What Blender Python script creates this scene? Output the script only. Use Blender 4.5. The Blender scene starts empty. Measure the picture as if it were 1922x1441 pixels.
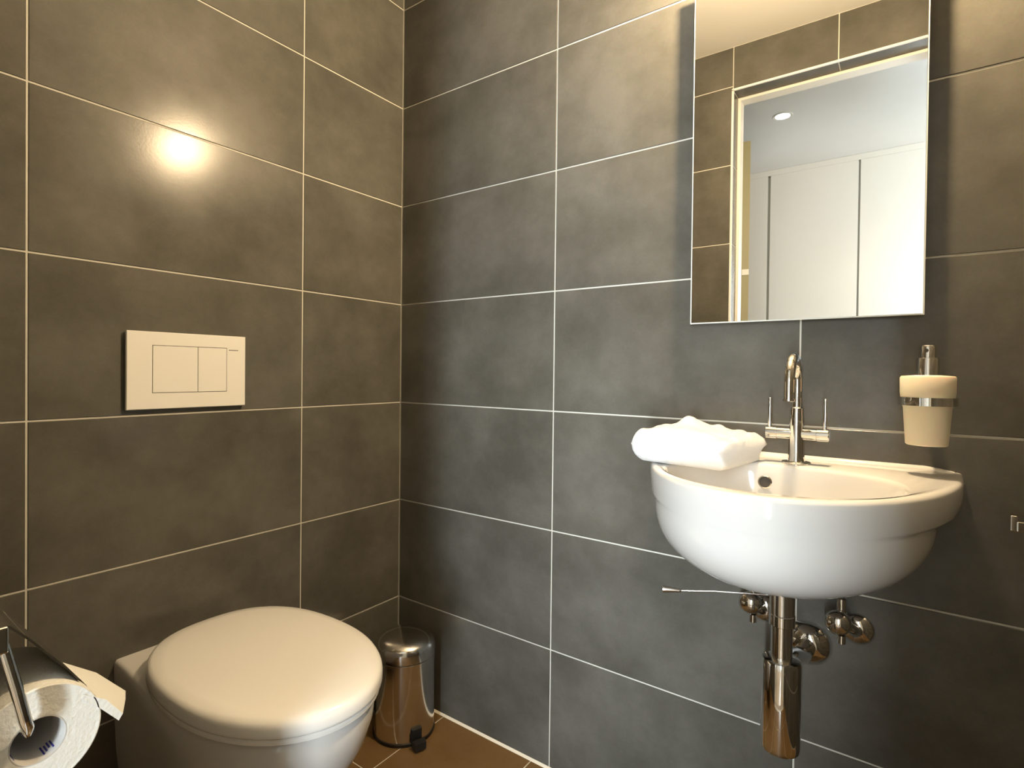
import bpy, bmesh, math, random
from mathutils import Vector, Matrix, noise
random.seed(7)
C = bpy.context.scene.collection
PI = math.pi

# ------------------------------------------------------------------ camera
F, CX, CY = 1030.2111, 953.7353, 708.5458          # pixels, image 1922 x 1441
YAW, PITCH, ROLL = .6257, -.0107, .0112
CAM = Vector((1.2595, -1.1781, .9975))
fwd = Vector((-math.sin(YAW)*math.cos(PITCH), math.cos(YAW)*math.cos(PITCH), math.sin(PITCH)))
ri0 = Vector((math.cos(YAW), math.sin(YAW), 0)); up0 = ri0.cross(fwd)
ri = ri0*math.cos(ROLL) + up0*math.sin(ROLL); up = -ri0*math.sin(ROLL) + up0*math.cos(ROLL)
cd = bpy.data.cameras.new('camera'); cam = bpy.data.objects.new('camera', cd); C.objects.link(cam)
cam.matrix_world = Matrix(((ri.x, up.x, -fwd.x, CAM.x), (ri.y, up.y, -fwd.y, CAM.y), (ri.z, up.z, -fwd.z, CAM.z), (0, 0, 0, 1)))
cd.sensor_width = 36; cd.lens = F*36/1922; cd.clip_start = .01
cd.shift_x = (961-CX)/1922; cd.shift_y = (CY-720.5)/1922
bpy.context.scene.camera = cam

# ------------------------------------------------------------------ world, hall fill light, assumed side daylight, exposure
w = bpy.data.worlds.new('world'); bpy.context.scene.world = w; w.use_nodes = True
w.node_tree.nodes['Background'].inputs[0].default_value = (.85, .92, 1, 1)
w.node_tree.nodes['Background'].inputs[1].default_value = 1.0
LAMP_E, LAMP_COL = 1900.0, (1, .745, .44)
HALL_FILL_W, SIDE_W, DOWN_E = 42.0, 32.0, 25.0
al = bpy.data.lights.new('hall_fill_light', 'AREA'); al.shape = 'RECTANGLE'; al.size = 1.15; al.size_y = 1.9  # unseen fill light, added to brighten the hall seen in the mirror
al.energy = HALL_FILL_W; al.color = (.93, .97, 1)
ao = bpy.data.objects.new('hall_fill_light', al); C.objects.link(ao)
ao.location = (3.25, -1.9, 1.15); ao.rotation_euler = (0, math.radians(90), 0)
a2 = bpy.data.lights.new('assumed_side_daylight', 'AREA'); a2.shape = 'RECTANGLE'; a2.size = .19; a2.size_y = 1.5  # unseen source, assumed from the neutral light on basin and basin wall
a2.energy = SIDE_W; a2.color = (.86, .95, 1); a2.spread = math.radians(75)
a2o = bpy.data.objects.new('assumed_side_daylight', a2); C.objects.link(a2o)
a2o.location = (1.51, -2.61, .98); a2o.rotation_euler = (math.radians(-90), 0, math.radians(180))
vs = bpy.context.scene.view_settings
vs.view_transform = 'Standard'; vs.look = 'None'; vs.exposure = .2; vs.gamma = 1; vs.use_curve_mapping = False
bpy.context.scene.cycles.max_bounces = 10
bpy.context.scene.cycles.sample_clamp_indirect = 6

# ------------------------------------------------------------------ materials
def new_mat(name):
    m = bpy.data.materials.new(name); m.use_nodes = True
    return m, m.node_tree.nodes, m.node_tree.links, m.node_tree.nodes['Principled BSDF']
def mat(name, col, rough=.5, metal=0, noise_amt=.03, noise_scale=8, bump=0, bump_scale=200, **kw):
    m, n, l, b = new_mat(name)
    tc = n.new('ShaderNodeTexCoord'); nz = n.new('ShaderNodeTexNoise')
    nz.inputs['Scale'].default_value = noise_scale; nz.inputs['Detail'].default_value = 4
    l.new(tc.outputs['Object'], nz.inputs['Vector'])
    mx = n.new('ShaderNodeMix'); mx.data_type = 'RGBA'
    mx.inputs[6].default_value = (*[c*(1-noise_amt) for c in col], 1)
    mx.inputs[7].default_value = (*[min(1, c*(1+noise_amt)) for c in col], 1)
    l.new(nz.outputs['Fac'], mx.inputs[0]); l.new(mx.outputs[2], b.inputs['Base Color'])
    b.inputs['Roughness'].default_value = rough; b.inputs['Metallic'].default_value = metal
    for k, v in kw.items(): b.inputs[k.replace('_', ' ')].default_value = v
    if bump:
        n2 = n.new('ShaderNodeTexNoise'); n2.inputs['Scale'].default_value = bump_scale; n2.inputs['Detail'].default_value = 3
        l.new(tc.outputs['Object'], n2.inputs['Vector'])
        bp = n.new('ShaderNodeBump'); bp.inputs['Strength'].default_value = bump; bp.inputs['Distance'].default_value = .002
        l.new(n2.outputs['Fac'], bp.inputs['Height']); l.new(bp.outputs['Normal'], b.inputs['Normal'])
    return m
def tile_mat(name, a, bcol, rough):
    m, n, l, b = new_mat(name)
    tc = n.new('ShaderNodeTexCoord'); oi = n.new('ShaderNodeObjectInfo')
    sc = n.new('ShaderNodeVectorMath'); sc.operation = 'SCALE'; sc.inputs[0].default_value = (37, 53, 29)
    l.new(oi.outputs['Random'], sc.inputs['Scale'])
    ad = n.new('ShaderNodeVectorMath'); l.new(tc.outputs['Object'], ad.inputs[0]); l.new(sc.outputs[0], ad.inputs[1])
    n1 = n.new('ShaderNodeTexNoise'); n1.inputs['Scale'].default_value = 5; n1.inputs['Detail'].default_value = 7; n1.inputs['Roughness'].default_value = .62
    n2 = n.new('ShaderNodeTexNoise'); n2.inputs['Scale'].default_value = 220; n2.inputs['Detail'].default_value = 2
    l.new(ad.outputs[0], n1.inputs['Vector']); l.new(ad.outputs[0], n2.inputs['Vector'])
    cr = n.new('ShaderNodeValToRGB'); cr.color_ramp.elements[0].position = .32; cr.color_ramp.elements[1].position = .68
    cr.color_ramp.elements[0].color = (*a, 1); cr.color_ramp.elements[1].color = (*bcol, 1)
    l.new(n1.outputs['Fac'], cr.inputs[0])
    mx = n.new('ShaderNodeMix'); mx.data_type = 'RGBA'; mx.blend_type = 'MULTIPLY'; mx.inputs[0].default_value = .18
    l.new(cr.outputs[0], mx.inputs[6]); l.new(n2.outputs['Color'], mx.inputs[7])
    l.new(mx.outputs[2], b.inputs['Base Color']); b.inputs['Specular IOR Level'].default_value = .26
    mr = n.new('ShaderNodeMapRange'); mr.inputs['To Min'].default_value = rough-.04; mr.inputs['To Max'].default_value = rough+.05
    l.new(n1.outputs['Fac'], mr.inputs['Value']); l.new(mr.outputs[0], b.inputs['Roughness'])
    bp = n.new('ShaderNodeBump'); bp.inputs['Strength'].default_value = .05; bp.inputs['Distance'].default_value = .001
    l.new(n2.outputs['Fac'], bp.inputs['Height']); l.new(bp.outputs['Normal'], b.inputs['Normal'])
    return m
def emit_mat(name, col, e):
    m, n, l, b = new_mat(name)
    b.inputs['Base Color'].default_value = (.9, .9, .88, 1); b.inputs['Emission Color'].default_value = (*col, 1)
    b.inputs['Emission Strength'].default_value = e
    return m
M = dict(
    tile=tile_mat('slate_grey_wall_tile', (.084, .08, .066), (.145, .138, .12), .205),
    floor_tile=tile_mat('brown_floor_tile', (.15, .09, .036), (.2, .125, .056), .25),
    grout=mat('pale_grout', (.62, .6, .53), .8, bump=.2),
    sealant=mat('cream_sealant', (.78, .74, .64), .45),
    ceramic=mat('white_glazed_ceramic', (.71, .70, .68), .07, noise_amt=.01, Coat_Weight=.3),
    seat=mat('white_seat_plastic', (.9, .885, .85), .2, noise_amt=.01),
    plastic=mat('white_flush_plastic', (.88, .865, .82), .28, noise_amt=.01),
    shadow_gap=mat('grey_gap_profile', (.3, .32, .31), .5),
    gap=mat('dark_joint', (.05, .045, .04), .7),
    chrome=mat('polished_chrome', (.78, .77, .75), .05, 1, noise_amt=.01),
    steel=mat('satin_steel', (.74, .72, .69), .15, 1, noise_amt=.02),
    black=mat('black_plastic', (.012, .012, .012), .4),
    mirror=mat('silvered_mirror', (.93, .94, .93), .0, 1, noise_amt=0),
    edge=mat('polished_glass_edge', (.75, .78, .74), .15),
    backing=mat('grey_mirror_backing', (.2, .2, .2), .6),
    frost=mat('frosted_glass', (.88, .8, .64), .55, noise_amt=.02, Subsurface_Weight=.35, Subsurface_Scale=.012),
    towel=mat('white_terry', (.72, .71, .69), .95, bump=.7, bump_scale=420, Sheen_Weight=.3),
    paper=mat('white_tissue_paper', (.7, .7, .66), .9, bump=.35, bump_scale=300),
    core=mat('grey_cardboard', (.5, .49, .47), .85, bump=.2),
    ink=mat('blue_print', (.03, .03, .22), .7),
    ceiling=mat('cream_ceiling_paint', (.88, .86, .81), .9),
    white=mat('white_wall_paint', (.78, .785, .77), .8),
    lacquer=mat('white_lacquer', (.76, .775, .76), .35, noise_amt=.01),
    cream=mat('cream_steel_frame', (.82, .8, .74), .4),
    trim=mat('white_metal_trim', (.82, .81, .78), .3),
    olive=mat('olive_wood_edge', (.35, .33, .2), .5, noise_scale=20),
    oak=mat('pale_oak_floor', (.5, .4, .28), .45, noise_amt=.15, noise_scale=12),
    lamp=emit_mat('lit_opal_glass', LAMP_COL, LAMP_E),
    down=emit_mat('lit_downlight_disc', (1, .97, .92), DOWN_E),
    glass=mat('window_glass', (.9, .95, .97), .02, noise_amt=0, Transmission_Weight=1.0),
)

# ------------------------------------------------------------------ mesh helpers (all coordinates are world metres)
class MB:
    def __init__(s): s.v = []; s.f = []
    def add(s, vs, fs):
        o = len(s.v); s.v += [Vector(p) for p in vs]; s.f += [[i+o for i in f] for f in fs]; return s
    def box(s, x0, x1, y0, y1, z0, z1, b=0.0):
        if b <= 0:
            vs = [(x, y, z) for z in (z0, z1) for y in (y0, y1) for x in (x0, x1)]
            return s.add(vs, [(0, 2, 3, 1), (4, 5, 7, 6), (0, 1, 5, 4), (2, 6, 7, 3), (0, 4, 6, 2), (1, 3, 7, 5)])
        bm = bmesh.new(); bmesh.ops.create_cube(bm, size=1)
        for v in bm.verts: v.co = Vector(((x0+x1)/2+v.co.x*(x1-x0), (y0+y1)/2+v.co.y*(y1-y0), (z0+z1)/2+v.co.z*(z1-z0)))
        bmesh.ops.bevel(bm, geom=list(bm.edges), offset=b, segments=3, profile=.5, affect='EDGES')
        bm.verts.index_update()
        s.add([v.co.copy() for v in bm.verts], [[v.index for v in f.verts] for f in bm.faces]); bm.free(); return s
    def loft(s, rings, cap0=True, cap1=True):
        n = len(rings[0]); o = len(s.v)
        for r in rings: s.v += [Vector(p) for p in r]
        for k in range(len(rings)-1):
            for i in range(n):
                j = (i+1) % n
                s.f.append([o+k*n+i, o+k*n+j, o+(k+1)*n+j, o+(k+1)*n+i])
        if cap0: s.f.append([o+i for i in range(n)][::-1])
        if cap1: s.f.append([o+(len(rings)-1)*n+i for i in range(n)])
        return s
    def lathe(s, c, axis, prof, n=32, cap=True):
        """prof: (radius, distance along axis) from point c"""
        a = Vector(axis).normalized(); t = Vector((0, 0, 1)) if abs(a.z) < .9 else Vector((1, 0, 0))
        e1 = a.cross(t).normalized(); e2 = a.cross(e1)
        rings = [[Vector(c)+a*d+(e1*math.cos(2*PI*i/n)+e2*math.sin(2*PI*i/n))*r for i in range(n)] for r, d in prof]
        return s.loft(rings, cap, cap)
    def tube(s, path, r, n=14):
        path = [Vector(p) for p in path]; rad = r if isinstance(r, (list, tuple)) else [r]*len(path); rings = []; e1 = None
        for i, p in enumerate(path):
            t = (path[min(i+1, len(path)-1)]-path[max(i-1, 0)]).normalized()
            if e1 is None:
                e1 = t.orthogonal().normalized()
            e1 = (e1-t*e1.dot(t)).normalized(); e2 = t.cross(e1)
            rings.append([p+(e1*math.cos(2*PI*k/n)+e2*math.sin(2*PI*k/n))*rad[i] for k in range(n)])
        return s.loft(rings)
    def build(s, name, m, parent=None, smooth=False, angle=35):
        o0 = Vector((0, 0, 0)); q = parent
        while q: o0 = o0+q.location; q = q.parent
        me = bpy.data.meshes.new(name); me.from_pydata([v-o0 for v in s.v], [], s.f)
        bm = bmesh.new(); bm.from_mesh(me); bmesh.ops.recalc_face_normals(bm, faces=bm.faces)
        if smooth:
            for f in bm.faces: f.smooth = True
            for e in bm.edges:
                if len(e.link_faces) == 2 and e.calc_face_angle(0) > math.radians(angle): e.smooth = False
        bm.to_mesh(me); bm.free()
        me.materials.append(M[m]); ob = bpy.data.objects.new(name, me); C.objects.link(ob)
        if parent: ob.parent = parent
        return ob
def thing(name, label, cat, loc, group=None):
    o = bpy.data.objects.new(name, None); C.objects.link(o); o.location = loc
    o.matrix_world = Matrix.Translation(loc); o.empty_display_size = .05
    o['label'] = label; o['category'] = cat
    if group: o['group'] = group
    return o
def struct(name, mb, m, label=None, **kw):
    o = mb.build(name, m, **kw); o['kind'] = 'structure'
    if label: o['label'] = label
    return o
def tag(o, label, cat): o['label'] = label; o['category'] = cat; return o

# ------------------------------------------------------------------ room shell
RX, RY, RZ = 1.62, -1.085, 2.25                    # room extents from the corner at the origin
DX0, DX1, DZ = .71, 1.51, 2.085                    # doorway in the near wall
TW, TH, G = .5483, .30, .0034                      # tile pitch and grout gap
tile_cache = {}
def tile(parent, orient, u0, u1, v0, v1, m='tile', name='tile'):
    """orient: (origin, u axis, v axis, outward normal); tile face is flush with the origin plane"""
    org, ua, va, na = orient
    a, b = u1-u0-G, v1-v0-G
    key = (round(a, 4), round(b, 4), m)
    if key not in tile_cache:
        t, ch = .0016, .0009
        vs = []
        for d, z in ((0, 0), (0, t-ch), (ch, t)):
            vs += [(-a/2+d, -b/2+d, z), (a/2-d, -b/2+d, z), (a/2-d, b/2-d, z), (-a/2+d, b/2-d, z)]
        fs = [(8, 9, 10, 11)]
        for k in (0, 4):
            for i in range(4): fs.append((k+i, k+(i+1) % 4, k+4+(i+1) % 4, k+4+i))
        me = bpy.data.meshes.new(name); me.from_pydata(vs, [], fs); me.materials.append(M[m]); tile_cache[key] = me
    o = bpy.data.objects.new(name, tile_cache[key]); C.objects.link(o); o.parent = parent
    c = org+ua*(u0+u1)/2+va*(v0+v1)/2-na*.0016
    o.matrix_local = Matrix(((ua.x, va.x, na.x, c.x), (ua.y, va.y, na.y, c.y), (ua.z, va.z, na.z, c.z), (0, 0, 0, 1)))
    return o
X, Y, Z = Vector((1, 0, 0)), Vector((0, 1, 0)), Vector((0, 0, 1))
rows = [(k*TH, min((k+1)*TH, RZ)) for k in range(8)]
GR = .0016                                         # grout lies behind the tile faces
wl = struct('wall_left', MB().box(-.1, -GR, RY-.03, .0, 0, RZ), 'grout', 'grey tiled wall behind the toilet')
for u0, u1 in ((0, .3414), (.3414, .3414+TW), (.3414+TW, -RY)):
    for v0, v1 in rows: tile(wl, (Vector((0, 0, 0)), -Y, Z, X), u0, u1, v0, v1)
wr = struct('wall_right', MB().box(-.1, RX+.1, GR, .1, 0, RZ), 'grout', 'grey tiled wall behind the washbasin')
for u0, u1 in ((0, TW), (TW, 2*TW), (2*TW, RX)):
    for v0, v1 in rows: tile(wr, (Vector((0, 0, 0)), X, Z, -Y), u0, u1, v0, v1)
we = struct('wall_end', MB().box(RX+GR, RX+.1, RY-.03, 0, 0, RZ), 'grout', 'grey tiled wall opposite the toilet')
for u0, u1 in ((0, TW), (TW, -RY)):
    for v0, v1 in rows: tile(we, (Vector((RX, 0, 0)), -Y, Z, -X), u0, u1, v0, v1)
# near wall with the doorway
YB = RY-.05
mb = MB().box(-.1, DX0, RY-.11, RY-GR, 0, RZ).box(DX1, RX+.1, RY-.11, RY-GR, 0, RZ).box(DX0, DX1, RY-.11, RY-GR, DZ, RZ)
wn = struct('wall_near', mb, 'grout', 'grey tiled wall around the doorway')
on = (Vector((0, RY, 0)), X, Z, Y)
for v0, v1 in rows:
    tile(wn, on, 0, .1617, v0, v1); tile(wn, on, .1617, DX0, v0, v1); tile(wn, on, DX1, RX, v0, v1)
tile(wn, on, DX0, 1.057, DZ, RZ); tile(wn, on, 1.057, DX1, DZ, RZ)
# tiled reveal: lintel underside and sides
for u0, u1 in ((DX0, 1.057), (1.057, DX1)): tile(wn, (Vector((0, RY, DZ-.0016)), X, -Y, -Z), u0, u1, 0, .075)
for v0, v1 in rows[:-1]:
    tile(wn, (Vector((DX0+.0016, RY, 0)), -Y, Z, X), 0, .075, v0, min(v1, DZ-.004))
    tile(wn, (Vector((DX1-.0016, RY, 0)), -Y, Z, -X), 0, .075, v0, min(v1, DZ-.004))
mb = MB().box(DX0-.004, DX0+.003, RY-.004, RY+.003, 0, DZ).box(DX1-.003, DX1+.004, RY-.004, RY+.003, 0, DZ).box(DX0-.004, DX1+.004, RY-.004, RY+.003, DZ-.003, DZ+.004)
struct('trim_2', mb, 'trim', 'thin white metal edge strip around the doorway')
# steel door frame behind the tiled reveal
fy0, fy1 = RY-.125, RY-.075
mb = MB()
mb.box(DX0+.001, DX0+.011, fy0, fy1, 0, DZ-.002).box(DX1-.011, DX1-.001, fy0, fy1, 0, DZ-.002).box(DX0+.011, DX1-.011, fy0, fy1, DZ-.012, DZ-.002)
struct('door_1', mb, 'cream', 'cream steel door frame inside the tiled reveal')
# floor
fl = struct('floor', MB().box(-.1, RX+.1, RY-.03, .1, -.08, -GR), 'grout', 'brown tiled floor')
xs = [0, .194, .496, .798, 1.1, 1.402, RX]
for a, b in zip(xs[:-1], xs[1:]):
    for c, d in ((0, .278), (.278, .826), (.826, -RY)): tile(fl, (Vector((0, 0, 0)), X, -Y, Z), a, b, c, d, 'floor_tile')
mb = MB().add([(0, 0, .005), (RX, 0, .005), (RX, -.0055, 0), (0, -.0055, 0), (0, 0, 0), (RX, 0, 0)], [(0, 1, 2, 3), (0, 3, 4), (1, 5, 2), (4, 5, 1, 0), (3, 2, 5, 4)])
struct('trim_1', mb, 'sealant', 'cream sealant bead where the basin wall meets the floor')
struct('ceiling', MB().box(-.1, RX+.1, RY-.11, .1, RZ, RZ+.05), 'ceiling', 'cream painted ceiling')

# ------------------------------------------------------------------ hallway beyond the doorway (seen in the mirror)
HY, HZ, HX0, HX1 = -2.585, 2.262, -.7, 3.3
HB = RY-.11
struct('floor_hall', MB().box(HX0, HX1, HY-.6, HB-.0, -.08, 0), 'oak', 'pale oak hall floor')
struct('ceiling_hall', MB().box(HX0, HX1, HY-.6, HB, HZ, HZ+.05), 'white', 'white hall ceiling')
struct('wall_hall_left', MB().box(HX0-.1, HX0, HY-.6, HB, 0, HZ), 'white', 'white wall at the end of the hall')
SW0, SW1 = 1.405, 1.615  # sides of the assumed window opening
mb = MB().box(HX0, 1.38, HY-.7, HY-.6, 0, HZ).box(1.375, SW0, HY-.6, HY, 0, HZ).box(SW1, HX1, HY-.1, HY, 0, HZ).box(SW0, SW1, HY-.1, HY, 0, .2).box(SW0, SW1, HY-.1, HY, 1.8, HZ)
struct('wall_hall_back', mb, 'white', 'white wall beside and behind the wardrobe')
w2 = struct('assumed_window', MB().box(SW0, SW0+.01, HY-.08, HY-.04, .2, 1.8).box(SW1-.01, SW1, HY-.08, HY-.04, .2, 1.8).box(SW0+.01, SW1-.01, HY-.08, HY-.04, .2, .21).box(SW0+.01, SW1-.01, HY-.08, HY-.04, 1.79, 1.8), 'lacquer', 'unseen tall narrow hall window beside the wardrobe, assumed for the side daylight')  # window out of view, assumed as the source of the side light
MB().box(SW0+.01, SW1-.01, HY-.06, HY-.055, .21, 1.79).build('pane', 'glass', w2)
mb = MB().box(HX0, -.1, HB, HB+.1, 0, HZ).box(RX+.1, HX1, HB, HB+.1, 0, HZ)
struct('wall_hall_near', mb, 'white', 'white hall wall beside the doorway')
mb = MB().box(HX1, HX1+.1, HY-.6, HB, 2.1, HZ).box(HX1, HX1+.1, HY-.6, HY+.1, 0, 2.1).box(HX1, HX1+.1, HB-.1, HB, 0, 2.1).box(HX1, HX1+.1, HY+.1, HB-.1, 0, .2)
struct('wall_hall_window', mb, 'white', 'white hall wall holding the added window')
wn1 = struct('added_window', MB().box(HX1+.02, HX1+.07, HY+.1, HY+.15, .2, 1.8).box(HX1+.02, HX1+.07, HB-.15, HB-.1, .2, 1.8)
             .box(HX1+.02, HX1+.07, HY+.15, HB-.15, .2, .25).box(HX1+.02, HX1+.07, HY+.15, HB-.15, 2.05, 2.1), 'lacquer', 'unseen white framed window, added to go with the hall fill light')  # added window, a frame for the hall fill light
MB().box(HX1+.04, HX1+.046, HY+.15, HB-.15, .25, 2.05).build('pane', 'glass', wn1)
# wardrobe, doors separated by shadow gaps
wd = thing('wardrobe', 'white full-height wardrobe with flat doors in the hall, seen in the mirror', 'wardrobe', (1.3, HY, 0))
MB().box(.1, 1.372, HY-.58, HY-.03, 0.0, HZ-.001).build('carcass', 'lacquer', wd)
MB().box(.1, 1.372, HY-.03, HY, HZ-.034, HZ-.001).build('top_rail', 'lacquer', wd)
MB().box(.1, 1.372, HY-.03, HY-.012, 0, .06).build('plinth', 'lacquer', wd)
for x0, x1 in ((.1, .5525), (.5675, 1.0285), (1.0385, 1.372)):
    MB().box(x0, x1, HY-.026, HY, .065, HZ-.0345, .001).build('door', 'lacquer', wd)
for x0, x1 in ((.5525, .5675), (1.0285, 1.0385)):
    MB().box(x0, x1, HY-.0299, HY-.012, .065, HZ-.04).build('gap_profile', 'shadow_gap', wd)
# open door leaf, seen edge-on
a = Vector((.646, -1.592, 0)); dv = Vector((-.2245, -1, 0)).normalized(); pv = Vector((-dv.y, dv.x, 0))
df = thing('door_leaf', 'tall door leaf standing open in the hall, its olive edge seen in the mirror', 'door', a)
def slab(p, q, hw, z0, z1):
    d = (q-p).normalized(); n = Vector((-d.y, d.x, 0))*hw
    return [(*(k.xy), z) for z in (z0, z1) for k in (p-n, p+n, q+n, q-n)], [(0, 3, 2, 1), (4, 5, 6, 7), (0, 1, 5, 4), (1, 2, 6, 5), (2, 3, 7, 6), (3, 0, 4, 7)]
MB().add(*slab(a+dv*.006, a+dv*.72, .0165, 0, 2.08)).build('leaf', 'lacquer', df)
MB().add(*slab(a, a+dv*.006, .019, 0, 2.08)).build('edge_strip', 'olive', df)
MB().add(*slab(a+pv*.004-dv*.004, a+pv*.004, .0145, 1.46, 1.486)).build('latch_plate', 'lacquer', df)
def downlight(x, y, label):
    d = thing('ceiling_downlight', label, 'light', (x, y, HZ))
    MB().lathe((x, y, HZ), -Z, [(.032, 0), (.045, 0), (.045, .003), (.042, .005), (.034, .004), (.032, .001)], 32, False).build('bezel', 'trim', d, True)
    MB().lathe((x, y, HZ), -Z, [(.0315, .0005), (.0315, .002)], 32).build('lens', 'down', d, True)
downlight(.757, -1.835, 'round recessed downlight in the white hall ceiling')
# unseen open door leaf, added to keep daylight off the basin's right side
ha, hb = Vector((1.492, -1.215, 0)), Vector((1.394, -1.965, 0))
d2 = thing('blocker_door', 'unseen white door leaf, added in the hall to block daylight', 'door', ha)
MB().add(*slab(ha, hb, .018, .006, 2.06)).build('leaf', 'lacquer', d2)
hn = (hb-ha).normalized(); hp_ = Vector((-hn.y, hn.x, 0)); hc = hb-hn*.06+Z*1.05
for sg in (-1, 1):
    c_ = hc+hp_*sg*.018
    MB().tube([c_, c_+hp_*sg*.04, c_+hp_*sg*.045-hn*.01, c_+hp_*sg*.045-hn*.11], .009).build('handle', 'chrome', d2, True)

# ------------------------------------------------------------------ mirror and its assumed lamp
MZ0, MZ1, MX0, MX1, MF = 1.101, 1.80, .8945, 1.2845, -.026
mr = thing('wall_mirror', 'tall frameless rectangular mirror hung above the washbasin', 'mirror', (1.09, 0, MZ0))
MB().box(MX0+.03, MX1-.03, -.02, -.0, MZ0+.03, MZ1-.03).build('mounting_panel', 'backing', mr)
MB().box(MX0, MX1, MF+.0006, -.02, MZ0, MZ1).build('glass_plate', 'edge', mr)
MB().add([(MX0+.0022, MF, MZ0+.0022), (MX1-.0022, MF, MZ0+.0022), (MX1-.0022, MF, MZ1-.0022), (MX0+.0022, MF, MZ1-.0022),
          (MX0+.0022, MF+.0005, MZ0+.0022), (MX1-.0022, MF+.0005, MZ0+.0022), (MX1-.0022, MF+.0005, MZ1-.0022), (MX0+.0022, MF+.0005, MZ1-.0022)],
         [(0, 1, 2, 3), (0, 4, 5, 1), (1, 5, 6, 2), (2, 6, 7, 3), (3, 7, 4, 0)]).build('silvered_face', 'mirror', mr)
LX, LY, LZ = 1.12, -.15, 1.885
lp = thing('assumed_wall_lamp', 'unseen small lit globe lamp on a chrome arm above the mirror, assumed from its highlights', 'lamp', (LX, 0, LZ))  # lamp out of view, assumed from the highlights on the toilet wall
MB().lathe((LX, 0, LZ+.03), -Y, [(.032, 0), (.032, .008), (.028, .012)], 32).build('wall_plate', 'chrome', lp, True)
MB().tube([(LX, -.01, LZ+.03), (LX, -.08, LZ+.045), (LX, LY+.005, LZ+.05), (LX, LY, LZ+.045), (LX, LY, LZ+.03)], .006).build('arm', 'chrome', lp, True)
MB().lathe((LX, LY, LZ+.024), Z, [(.016, 0), (.016, .014), (.008, .018)], 24).build('socket', 'chrome', lp, True)
MB().lathe((LX, LY, LZ-.027), Z, [(.0275*math.sin(PI*k/16)+.0001, .0275-.0275*math.cos(PI*k/16)) for k in range(15)], 32).build('globe', 'lamp', lp, True)

# ------------------------------------------------------------------ flush plate
fp = thing('flush_plate', 'rectangular white dual flush plate on the tiled wall above the toilet', 'flush plate', (0, -.62, .9125))
def chamf(x, y0, y1, z0, z1, t, ch):                # plate on the left wall, bevelled rim
    r = lambda d, xx: [(xx, y0+d, z0+d), (xx, y1-d, z0+d), (xx, y1-d, z1-d), (xx, y0+d, z1-d)]
    return [r(0.004, x), r(0, x+t*.45), r(0, x+t-ch), r(ch, x+t)]
o1, o2 = (-.7405, -.499, .9125, 1.0715), (-.6945, -.542, .9455, 1.0443)
mb = MB().loft(chamf(0, *o1, .012, .0012), True, False)
n0 = len(mb.v)-4
inn = [(.012, o2[0], o2[2]), (.012, o2[1], o2[2]), (.012, o2[1], o2[3]), (.012, o2[0], o2[3])]
mb.v += [Vector(p) for p in inn]
for i in range(4): mb.f.append([n0+i, n0+(i+1) % 4, n0+4+(i+1) % 4, n0+4+i])
mb.v += [Vector((.0105, p[1], p[2])) for p in inn]
for i in range(4): mb.f.append([n0+4+i, n0+4+(i+1) % 4, n0+8+(i+1) % 4, n0+8+i])
mb.build('frame', 'plastic', fp)
MB().box(.0095, .0106, o2[0], o2[1], o2[2], o2[3]).build('button_well', 'gap', fp)
gp = .0012
MB().box(.0106, .0125, o2[0]+gp, -.605-gp*.5, o2[2]+gp, o2[3]-gp, .0003).build('button', 'plastic', fp)
MB().box(.0106, .0125, -.605+gp*.5, o2[1]-gp, o2[2]+gp, o2[3]-gp, .0003).build('button', 'plastic', fp)
mb = MB()
for k in range(7): mb.box(.012, .0122, -.5375+.0031*k, -.5375+.0031*k+.0022, 1.0382, 1.0402)
mb.build('brand_mark', 'gap', fp)

# ------------------------------------------------------------------ toilet
TY = -.605
tb = thing('toilet', 'white wall-hung toilet with closed rounded lid beneath the flush plate', 'toilet', (0, TY, .07))
def body_ring(z, wb, wm, xm, xf, n=28, inset=0):
    half = []
    for i in range(n+1):
        t = i/n
        if t < .35:
            x = xm*(t/.35); s = t/.35; s = s*s*(3-2*s); h = wb+(wm-wb)*s
        else:
            a = (t-.35)/.65*PI/2; x = xm+(xf-xm)*math.sin(a); h = wm*max(0, math.cos(a))**.92
        half.append((x, h))
    pts = [(x-(inset if x > .02 else 0), TY-max(h-inset, 0), z) for x, h in half]
    pts += [(x-(inset if x > .02 else 0), TY+max(h-inset, 0), z) for x, h in half[-2::-1]]
    return pts
prof = [(.418, .151, .163, .28, .524, .012), (.4175, .151, .163, .28, .524, .005), (.413, .151, .163, .28, .524, .001), (.402, .151, .164, .28, .525, 0), (.375, .1505, .163, .28, .522, 0),
        (.335, .150, .158, .27, .508, 0), (.29, .149, .151, .255, .48, 0), (.24, .147, .142, .24, .44, 0), (.19, .142, .13, .21, .385, 0),
        (.14, .132, .117, .18, .325, 0), (.11, .118, .10, .15, .275, 0), (.08, .10, .082, .12, .22, 0), (.07, .085, .07, .1, .19, 0)]
MB().loft([body_ring(p[0], *p[1:5], inset=p[5]) for p in prof]).build('bowl', 'ceramic', tb, True, 50)
def lid_ring(s, z, off=0, n=64):
    r = []
    for i in range(n):
        a = 2*PI*i/n; c, q = math.cos(a), math.sin(a)
        ax = .25 if c > 0 else .244
        e = 2/2.07 if c > 0 else 2/2.45
        x = .289+(ax*s+off)*math.copysign(abs(c)**e, c); y = TY+.002+(.1735*s+off)*math.copysign(abs(q)**e, q)
        r.append((x, y, z))
    return r
MB().loft([lid_ring(.6, .4182), lid_ring(.965, .4182), lid_ring(.98, .4205), lid_ring(.983, .4255), lid_ring(.97, .4285), lid_ring(.6, .4285), lid_ring(.6, .4182)], False, False).build('seat', 'seat', tb, True)
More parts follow.
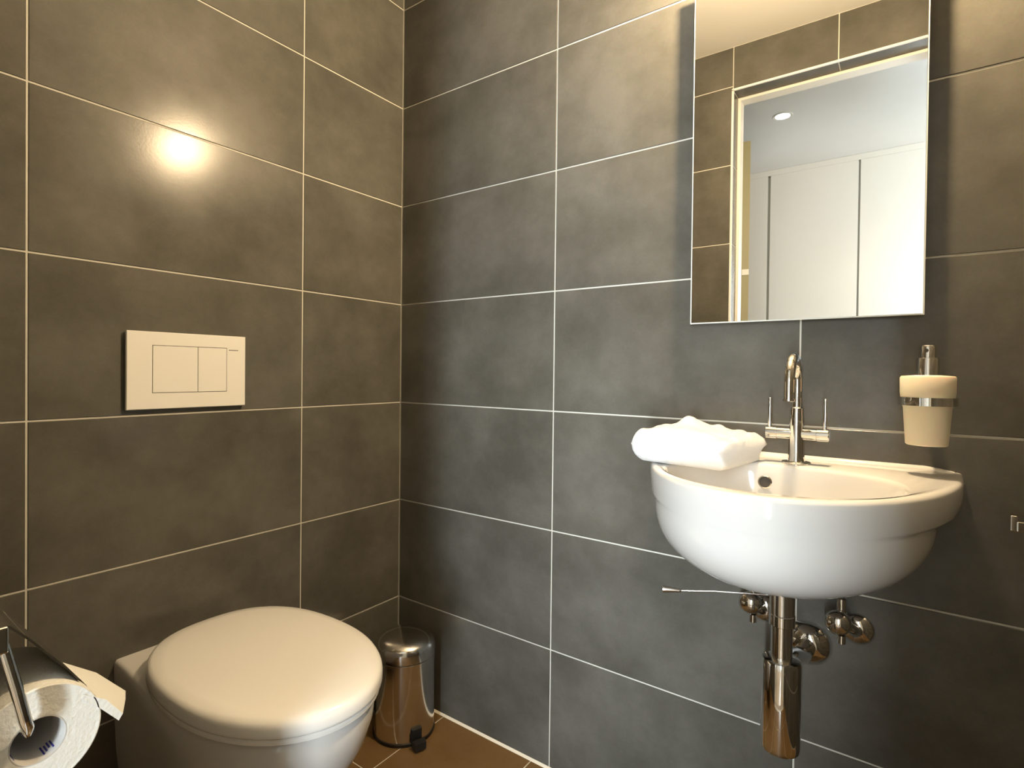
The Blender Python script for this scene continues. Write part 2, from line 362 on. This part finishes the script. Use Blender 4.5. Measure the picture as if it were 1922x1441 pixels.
MB().loft([lid_ring(.9, .4305), lid_ring(.985, .4305), lid_ring(.998, .4335), lid_ring(1, .437), lid_ring(1, .447), lid_ring(.995, .4525), lid_ring(.98, .4575), lid_ring(.95, .461), lid_ring(.85, .4637), lid_ring(.6, .4655), lid_ring(.3, .466), lid_ring(.02, .466)]).build('lid', 'seat', tb, True, 60)
for bx, by in ((.12, -.1), (.12, .1), (.43, -.09), (.43, .09)):
    MB().lathe((bx, TY+by, .4284), Z, [(.006, 0), (.006, .0022)], 12).build('buffer', 'seat', tb, True)
MB().lathe((.044, TY-.075, .418), Z, [(.012, 0), (.012, .009), (.009, .011)], 20).build('hinge', 'chrome', tb, True)
MB().lathe((.044, TY+.075, .418), Z, [(.012, 0), (.012, .009), (.009, .011)], 20).build('hinge', 'chrome', tb, True)

# ------------------------------------------------------------------ pedal bin
BX, BY, BR = .141, -.108, .083
pb = thing('pedal_bin', 'small round stainless steel pedal bin in the corner beside the toilet', 'bin', (BX, BY, 0))
MB().lathe((BX, BY, 0), Z, [(BR+.001, 0), (BR+.002, .003), (BR+.002, .009), (BR-.002, .011)], 48).build('base_ring', 'black', pb, True)
MB().lathe((BX, BY, 0), Z, [(BR, .0111), (BR, .21), (BR+.0015, .2115), (BR+.0015, .2145), (BR-.001, .2155)], 64).build('body', 'steel', pb, True)
MB().lathe((BX, BY, 0), Z, [(BR-.003, .2156), (BR+.001, .2175), (BR+.001, .239), (BR-.001, .2475), (BR-.006, .2545), (BR-.016, .2615), (BR-.03, .2665), (BR-.05, .2695), (.012, .2715), (.0005, .2716)], 64).build('lid', 'steel', pb, True, 60)
pd = Vector((.93, -.36, 0)).normalized(); pn = Vector((-pd.y, pd.x, 0)); c0 = Vector((BX, BY, 0))
def obox(mb, c, d, n, l0, l1, hw, z0, z1):
    ps = [c+d*l0-n*hw, c+d*l1-n*hw*.8, c+d*l1+n*hw*.8, c+d*l0+n*hw]
    return mb.add([(p.x, p.y, z) for z in (z0, z1) for p in ps], [(3, 2, 1, 0), (4, 5, 6, 7), (0, 1, 5, 4), (1, 2, 6, 5), (2, 3, 7, 6), (3, 0, 4, 7)])
mb = obox(MB(), c0, pd, pn, BR-.004, BR+.03, .011, .012, .02); mb = obox(mb, c0, pd, pn, BR+.014, BR+.034, .018, .006, .024)
mb.build('pedal', 'black', pb)
mb = obox(MB(), c0, pd, pn, BR-.003, BR+.008, .016, .012, .046); mb.build('pedal_bracket', 'black', pb)
hd = Vector((-.35, -.94, 0)).normalized(); p0 = c0+hd*(BR+.004)
MB().lathe((p0.x, p0.y, .212), Z, [(.006, 0), (.006, .016)], 12).build('lid_hinge', 'black', pb, True)

# ------------------------------------------------------------------ washbasin
SX, SA, SB, SZ = 1.095, .246, .408, .838
wb = thing('washbasin', 'white half-round wall-hung ceramic washbasin below the mirror', 'washbasin', (SX, 0, .66))
NF, NBK = 48, 16
def d_ring(a, b, z, cy=0.0, cx=SX, y_back=-.0006, e=1.0, k=0.0):
    """half ellipse bulging to -y with rounded back corners, straight back edge on the wall"""
    pts = []
    for i in range(NF+1):
        t = PI*i/NF
        pts.append((cx+a*math.cos(t)*(1-k*abs(math.cos(t))**6), min(y_back, cy-b*math.sin(t)**e), z))
    # back edge from left to right
    ab = a*(1-k)
    for i in range(1, NBK): pts.append((cx-ab+2*ab*i/NBK, y_back, z))
    return pts
def sc(pts, s, z, px=SX, py=-.18):
    return [(px+(p[0]-px)*s, py+(p[1]-py)*s, z) for p in pts]
N = NF+NBK
top = d_ring(SA, SB, SZ)
def inner(s, z, dy=0):
    """basin hollow: rounded D, flatter towards the tap ledge; same vertex count as the outline"""
    pts = []
    cxh, cyh = 1.097, -.232+dy
    for i in range(NF+1):
        t = PI*i/NF
        pts.append((cxh+.168*s*math.cos(t), cyh-.143*s*math.sin(t), z))
    for i in range(1, NBK):
        t = PI+PI*i/NBK
        pts.append((cxh+.168*s*math.copysign(abs(math.cos(t))**.8, math.cos(t)), cyh+.125*s*abs(math.sin(t))**.8, z))
    return pts
LOW = SZ-.05
low = lambda z, s: sc(d_ring(SA-.003, SB-.003, z, k=.125), s, z)
H = .118
rings = [inner(.02, SZ-.128), inner(.3, SZ-.126), inner(.6, SZ-.113), inner(.8, SZ-.088), inner(.91, SZ-.05), inner(.96, SZ-.02), inner(.985, SZ-.007), inner(1.0, SZ-.002), inner(1.03, SZ),
         d_ring(SA-.008, SB-.008, SZ), d_ring(SA-.003, SB-.003, SZ-.0015), d_ring(SA, SB, SZ-.006), d_ring(SA-.0012, SB-.0012, SZ-.03), d_ring(SA-.0022, SB-.0022, LOW+.004), d_ring(SA-.003, SB-.0024, LOW, k=.02)]
rings.append(d_ring(SA-.0028, SB-.0026, LOW-.001, k=.105)); rings.append(d_ring(SA-.003, SB-.003, LOW-.006, k=.125))
for k in range(1, 15):
    ph = k/14*.985
    rings.append(low(LOW-.006-H*ph, (1-ph**2.55)**(1/2.4)))
MB().loft(rings).build('basin', 'ceramic', wb, True, 60)
# raised lip along the wall
mb = MB()
def lip(x, h): return [(x, -.0004, SZ-.002), (x, -.0004, SZ+h), (x, -.006, SZ+h), (x, -.009, SZ+h*.6), (x, -.012, SZ+.0002), (x, -.012, SZ-.002)]
mb.loft([lip(SX-SA+.012+(2*SA-.024)*i/24, .007*min(1, max(.15, min(i, 24-i)/1.5))) for i in range(25)])
mb.build('back_lip', 'ceramic', wb, True, 60)
oc = Vector((1.062, -.1255, .8075)); on_ = Vector((.08, -.93, .25)).normalized()
MB().lathe(oc, on_, [(.0115, -.004), (.0115, .002), (.0095, .003), (.009, .001)], 28).build('overflow_ring', 'chrome', wb, True)
MB().lathe(oc, on_, [(.009, .0002), (.009, .0012)], 28).build('overflow_hole', 'gap', wb, True)
MB().lathe((1.097, -.232, SZ-.1275), Z, [(.022, 0), (.022, .002), (.019, .004), (.002, .005)], 32).build('drain_plug', 'chrome', wb, True)

# ------------------------------------------------------------------ tap
TX, TYY, TZ = 1.103, -.072, SZ
tp = thing('basin_tap', 'chrome swan-neck basin tap with two upright lever handles', 'tap', (TX, TYY, TZ))
MB().lathe((TX, TYY, TZ), Z, [(.024, 0), (.024, .003), (.0215, .005), (.0145, .0055), (.0135, .012), (.0125, .075), (.0115, .1), (.0095, .102)], 36).build('body', 'chrome', tp, True)
path = [(TX, TYY, TZ+.1), (TX, TYY, TZ+.13), (TX, TYY, TZ+.147)]
for k in range(1, 17):
    a = PI*k/16; path.append((TX, TYY-.0435+.0435*math.cos(a), TZ+.147+.0425*math.sin(a)))
path += [(TX, TYY-.087, TZ+.13), (TX, TYY-.087, TZ+.119)]
MB().tube(path, .0088, 20).build('spout', 'chrome', tp, True)
MB().lathe((TX, TYY-.087, TZ+.119), -Z, [(.0105, 0), (.0105, .003), (.007, .004)], 24).build('aerator', 'chrome', tp, True)
for s in (-1, 1):
    MB().lathe((TX+s*.009, TYY, TZ+.054), X*s, [(.0105, 0), (.0105, .0225), (.0096, .0228), (.0096, .0236)], 28).build('valve_arm', 'chrome', tp, True)
    hn = MB().lathe((TX+s*.0326, TYY, TZ+.054), X*s, [(.0112, 0), (.0112, .0175), (.0095, .0188)], 28).build('handle', 'chrome', tp, True)
    x = TX+s*.0445
    MB().tube([(x, TYY, TZ+.063), (x, TYY, TZ+.09), (x, TYY, TZ+.1165), (x, TYY, TZ+.118)], [.0034, .003, .003, .0015], 12).build('lever', 'chrome', tp, True)

# ------------------------------------------------------------------ soap dispenser
DXX, DY = 1.2895, -.066
sd = thing('soap_dispenser', 'frosted glass soap dispenser held in a chrome ring on the wall', 'dispenser', (DXX, DY, .887))
MB().lathe((DXX, DY, .887), Z, [(.0265, 0), (.0282, .0015), (.0285, .006), (.032, .06), (.0348, .068), (.0365, .085), (.0368, .108), (.035, .111), (.016, .1125)], 48).build('bottle', 'frost', sd, True, 40)
MB().lathe((DXX, DY, .9995), Z, [(.0155, 0), (.0155, .026), (.0148, .0275)], 32).build('collar', 'steel', sd, True)
ph = MB().lathe((DXX, DY, 1.027), Z, [(.0105, 0), (.0105, .018), (.009, .0205), (.004, .0215)], 32).build('pump_head', 'steel', sd, True)
dd = Vector((-.25, -.95, 0)).normalized()
MB().lathe(Vector((DXX, DY, 1.039))+dd*.0095, dd, [(.003, 0), (.003, .0015)], 14).build('nozzle', 'gap', ph)
MB().lathe((DXX, DY, .951), Z, [(.0366, 0), (.0395, 0), (.0395, .013), (.0366, .013), (.0366, 0)], 48, False).build('holder_ring', 'chrome', sd, True)
MB().box(DXX-.008, DXX+.008, DY+.0388, -.006, .952, .963).build('holder_arm', 'chrome', sd)
MB().lathe((DXX, 0, .9575), -Y, [(.02, 0), (.02, .005), (.018, .007)], 28).build('wall_rosette', 'chrome', sd, True)

# ------------------------------------------------------------------ towel
tw = bpy.data.meshes.new('folded_towel'); bm = bmesh.new()
TL, TWD, THK = .18, .195, .06
nx, ny = 56, 48
def towel_pt(u, v, side):
    """u along the front edge 0..1, v front to back 0..1, side 0 bottom 1 top"""
    p, q = 2*u-1, 2*v-1
    kx = .16 if p < 0 else .05
    x = TL/2*p*math.sqrt(1-kx*q*q); y = TWD/2*q*math.sqrt(1-.12*p*p*(1 if p < 0 else .3))
    dl = (1+p)*TL/2; dr = (1-p)*TL/2; db = (1-abs(q))*TWD/2
    rf = lambda d, r: 1-(1-min(1, d/r))**2.6
    g = rf(dl, .028)**.45*rf(dr, .016)**.5*rf(db, .026)**.45
    h = THK*.5*g
    z1 = h*(1+.16*noise.noise(Vector((u*2.6, v*2.6, 1.7)))) + g*(.016*math.exp(-((u-.3)/.09)**2-((v-.72)/.16)**2)-.010*max(0, u-.55)/.45*(1-.5*v)+.004*noise.noise(Vector((u*8, v*8, 4)))-.004*math.exp(-((u-.86)/.05)**2))
    zz = THK*.5+(z1 if side else -h)
    if u > .9: x += .006*math.sin(zz/THK*2*PI*1.6+v*2)*(u-.9)/.1
    return (x+.0016*noise.noise(Vector((u*20, v*20, zz*60))), y+.0016*noise.noise(Vector((u*20, v*20, 9+zz*60))), zz)
tops = [[bm.verts.new(towel_pt(i/nx, j/ny, 1)) for j in range(ny+1)] for i in range(nx+1)]
bots = [[(tops[i][j] if i in (0, nx) or j in (0, ny) else bm.verts.new(towel_pt(i/nx, j/ny, 0))) for j in range(ny+1)] for i in range(nx+1)]
for i in range(nx):
    for j in range(ny):
        for g, rev in ((tops, False), (bots, True)):
            q = [g[i][j], g[i+1][j], g[i+1][j+1], g[i][j+1]]
            if rev: q.reverse()
            if len(set(q)) >= 3:
                try: bm.faces.new(q)
                except ValueError: pass
bmesh.ops.recalc_face_normals(bm, faces=bm.faces)
for f in bm.faces: f.smooth = True
bm.to_mesh(tw); bm.free(); tw.materials.append(M['towel'])
to = bpy.data.objects.new('folded_towel', tw); C.objects.link(to)
to.location = (.9515, -.158, SZ+.0006); to.rotation_euler = (0, 0, math.radians(-8))
tag(to, 'folded white terry towel lying on the washbasin rim beside the tap', 'towel')

# ------------------------------------------------------------------ trap, drain and valves under the basin
QX, QY = 1.1045, -.2
st = thing('bottle_trap', 'chrome bottle trap with waste pipe under the washbasin', 'trap', (QX, QY, .375))
MB().lathe((QX, QY, .613), Z, [(.0188, 0), (.0188, .0508)], 32).build('drain_tail', 'steel', st, True)
MB().lathe((QX, QY, .593), Z, [(.0165, 0), (.0195, .002), (.0195, .018), (.0175, .0198)], 32).build('nut', 'chrome', st, True)
MB().lathe((QX, QY, .535), Z, [(.016, 0), (.016, .0579)], 32).build('inlet_pipe', 'chrome', st, True)
MB().lathe((QX, QY, .388), Z, [(.014, 0), (.023, .002), (.028, .006), (.0295, .012), (.0295, .145), (.028, .151), (.02, .153)], 40).build('cup', 'chrome', st, True)
MB().tube([(QX+.002, QY+.02, .522), (QX+.004, QY+.05, .52), (QX+.012, -.08, .498), (QX+.014, -.05, .492), (QX+.014, -.004, .49)], .0155, 20).build('waste_pipe', 'chrome', st, True)
MB().lathe((QX+.014, 0, .49), -Y, [(.041, 0), (.0405, .004), (.036, .012), (.026, .02), (.0175, .024)], 40).build('wall_flange', 'chrome', st, True)
rod = [(QX-.017, QY-.004, .6385), (QX-.1, QY-.027, .632), (.955, -.2434, .626)]
rr = MB().tube(rod, .0016, 8).build('popup_rod', 'steel', st, True)
MB().tube([(.955, -.2434, .626), (.952, -.2444, .6257), (.9255, -.2500, .624)], [.002, .0028, .0058], 12).build('rod_knob', 'steel', rr, True)
def valve(x, z, label, dx=.014):
    v = thing('angle_valve', label, 'valve', (x, 0, z), 'angle valves under the basin')
    MB().lathe((x, 0, z), -Y, [(.028, 0), (.0275, .003), (.022, .009), (.012, .013)], 32).build('wall_flange', 'chrome', v, True)
    k = Vector((x-dx, -.05, z+.022))
    MB().tube([(x, -.0125, z), (x-.002, -.025, z+.003), (x-.008, -.036, z+.012), k], .0095, 20).build('body', 'chrome', v, True)
    MB().lathe(k+Y*.016, -Y, [(.004, 0), (.014, .003), (.0195, .008), (.0215, .016), (.0195, .024), (.014, .029), (.004, .032)], 32).build('knob', 'chrome', v, True, 60)
    MB().tube([(k.x+.004, k.y+.012, k.z+.015), (k.x+.004, k.y+.012, k.z+.04), (k.x+.004, k.y+.012, k.z+.042), (k.x+.004, k.y+.012, .655)], [.008, .008, .005, .005], 14).build('supply_pipe', 'chrome', v, True)
    MB().lathe((k.x+.006, k.y-.004, k.z-.019), -Z, [(.0065, 0), (.0065, .014), (.003, .016)], 16).build('cap', 'chrome', v, True)
valve(1.0394, .5365, 'small chrome angle valve behind the bottle trap, on the towel side')
valve(1.1965, .5385, 'small chrome angle valve on the bare wall away from the pop-up rod', .026)

# ------------------------------------------------------------------ towel holder at the far right
th = thing('towel_holder', 'flat chrome towel bar with upturned end on the wall beside the washbasin', 'towel bar', (1.5, 0, .77))
MB().box(1.4, 1.58, -.062, -.054, .7655, .7805, .001).build('bar', 'chrome', th)
MB().box(1.3925, 1.4, -.062, -.054, .7655, .789, .001).build('end_lip', 'chrome', th)
MB().box(1.545, 1.56, -.0535, -.006, .768, .778, .001).build('arm', 'chrome', th)
MB().box(1.532, 1.573, -.006, 0, .752, .794, .002).build('wall_plate', 'chrome', th)

# ------------------------------------------------------------------ toilet paper
RXX0, RXX1, RYC, RZC, RR = .597, .697, -1.0415, .6955, .0428
hp = thing('paper_holder', 'chrome toilet paper holder with curved cover flap beside the doorway', 'holder', (.65, RY, .77))
MB().box(.692, .716, RY, -1.0635, .781, .802, .002).build('bracket', 'chrome', hp)
fl_pts = [(-1.075, .8), (-1.0572, .7921), (-1.0442, .7764), (-1.0304, .7568), (-1.0196, .7419), (-1.0075, .7225), (-.9995, .7055), (-.997, .695)]
mb = MB()
def flap(x): return [(x, y, z) for y, z in fl_pts]+[(x, y-.0012, z-.0012) for y, z in fl_pts[::-1]]
mb.loft([flap(.592), flap(.689)]); mb.build('cover_flap', 'chrome', hp, True)
arm = [(.708, -1.0655, .786), (.708, -1.0641, .779), (.708, -1.0579, .75), (.7078, -1.0525, .722), (.7065, -1.0505, .715), (.703, -1.0497, .7095), (.697, -1.0493, .7082), (.685, -1.0493, .708), (.61, -1.0493, .708)]
MB().tube(arm, .0042, 14).build('wire_arm', 'chrome', hp, True)
rl = thing('toilet_roll', 'white toilet paper roll hanging under the chrome cover flap', 'toilet roll', (.647, RYC, RZC))
def roll_ring(r, x, w=0): return [(x, RYC+r*math.cos(2*PI*i/72)*(1+w*math.sin(5*2*PI*i/72)), RZC+r*math.sin(2*PI*i/72)*(1+w*math.sin(3*2*PI*i/72+1))) for i in range(72)]
rg = [roll_ring(.0187, RXX0)]
rg += [roll_ring(RR-.001, RXX0), roll_ring(RR, RXX0+.001), roll_ring(RR, RXX1-.001), roll_ring(RR-.001, RXX1)]
rg += [roll_ring(RR-.002-.002*k, RXX1-(.0004 if k % 2 else 0), .004) for k in range(11)]
rg += [roll_ring(.0187, RXX1-.0002), roll_ring(.0187, RXX0)]
MB().loft(rg, False, False).build('paper', 'paper', rl, True)
co = MB().loft([roll_ring(.0186, RXX0), roll_ring(.0186, RXX1-.0001), roll_ring(.0178, RXX1-.0001), roll_ring(.0178, RXX0), roll_ring(.0186, RXX0)], False, False).build('core', 'core', rl, True)
def patch(mb, a0, a1, x0, x1):
    n = 4; r = .01765; vs = []
    for k in range(n+1):
        a = a0+(a1-a0)*k/n; vs += [(x0, RYC+r*math.cos(a), RZC+r*math.sin(a)), (x1, RYC+r*math.cos(a), RZC+r*math.sin(a))]
    mb.add(vs, [(2*k, 2*k+1, 2*k+3, 2*k+2) for k in range(n)])
for a in (.5, -1.3, -2.9):
    mb = MB()
    for k in range(4): patch(mb, a+.13*k, a+.13*k+.07, .6775+.0015*(k % 2), .691-.002*(k % 3))
    mb.build('core_print', 'ink', co)
# loose folded end of the paper
pa = [((.697, -1.012, .719), (.697, -.9825, .688)), ((.655, -1.007, .721), (.667, -.970, .684)), ((.605, -1.002, .713), (.64, -.9605, .678))]
vs = []
for a, b in pa:
    a, b = Vector(a), Vector(b); vs += [a, (a+b)/2+Vector((0, .002, .003)), b]
for a, b in pa:
    a, b = Vector(a), Vector(b); d = Vector((-.0, -.004, -.006)); vs += [a+d*.4, (a+b)/2+d+Vector((0, .002, .003)), b+d*.8]
fs = []
for i in range(2):
    for j in range(2):
        q = [i*3+j, i*3+j+1, (i+1)*3+j+1, (i+1)*3+j]; fs.append(q); fs.append([k+9 for k in q][::-1])
rim = [0, 1, 2, 5, 8, 7, 6, 3]
for i in range(8): a, b = rim[i], rim[(i+1) % 8]; fs.append([a, b, b+9, a+9])
MB().add(vs, fs).build('loose_end', 'paper', rl, True, 50)
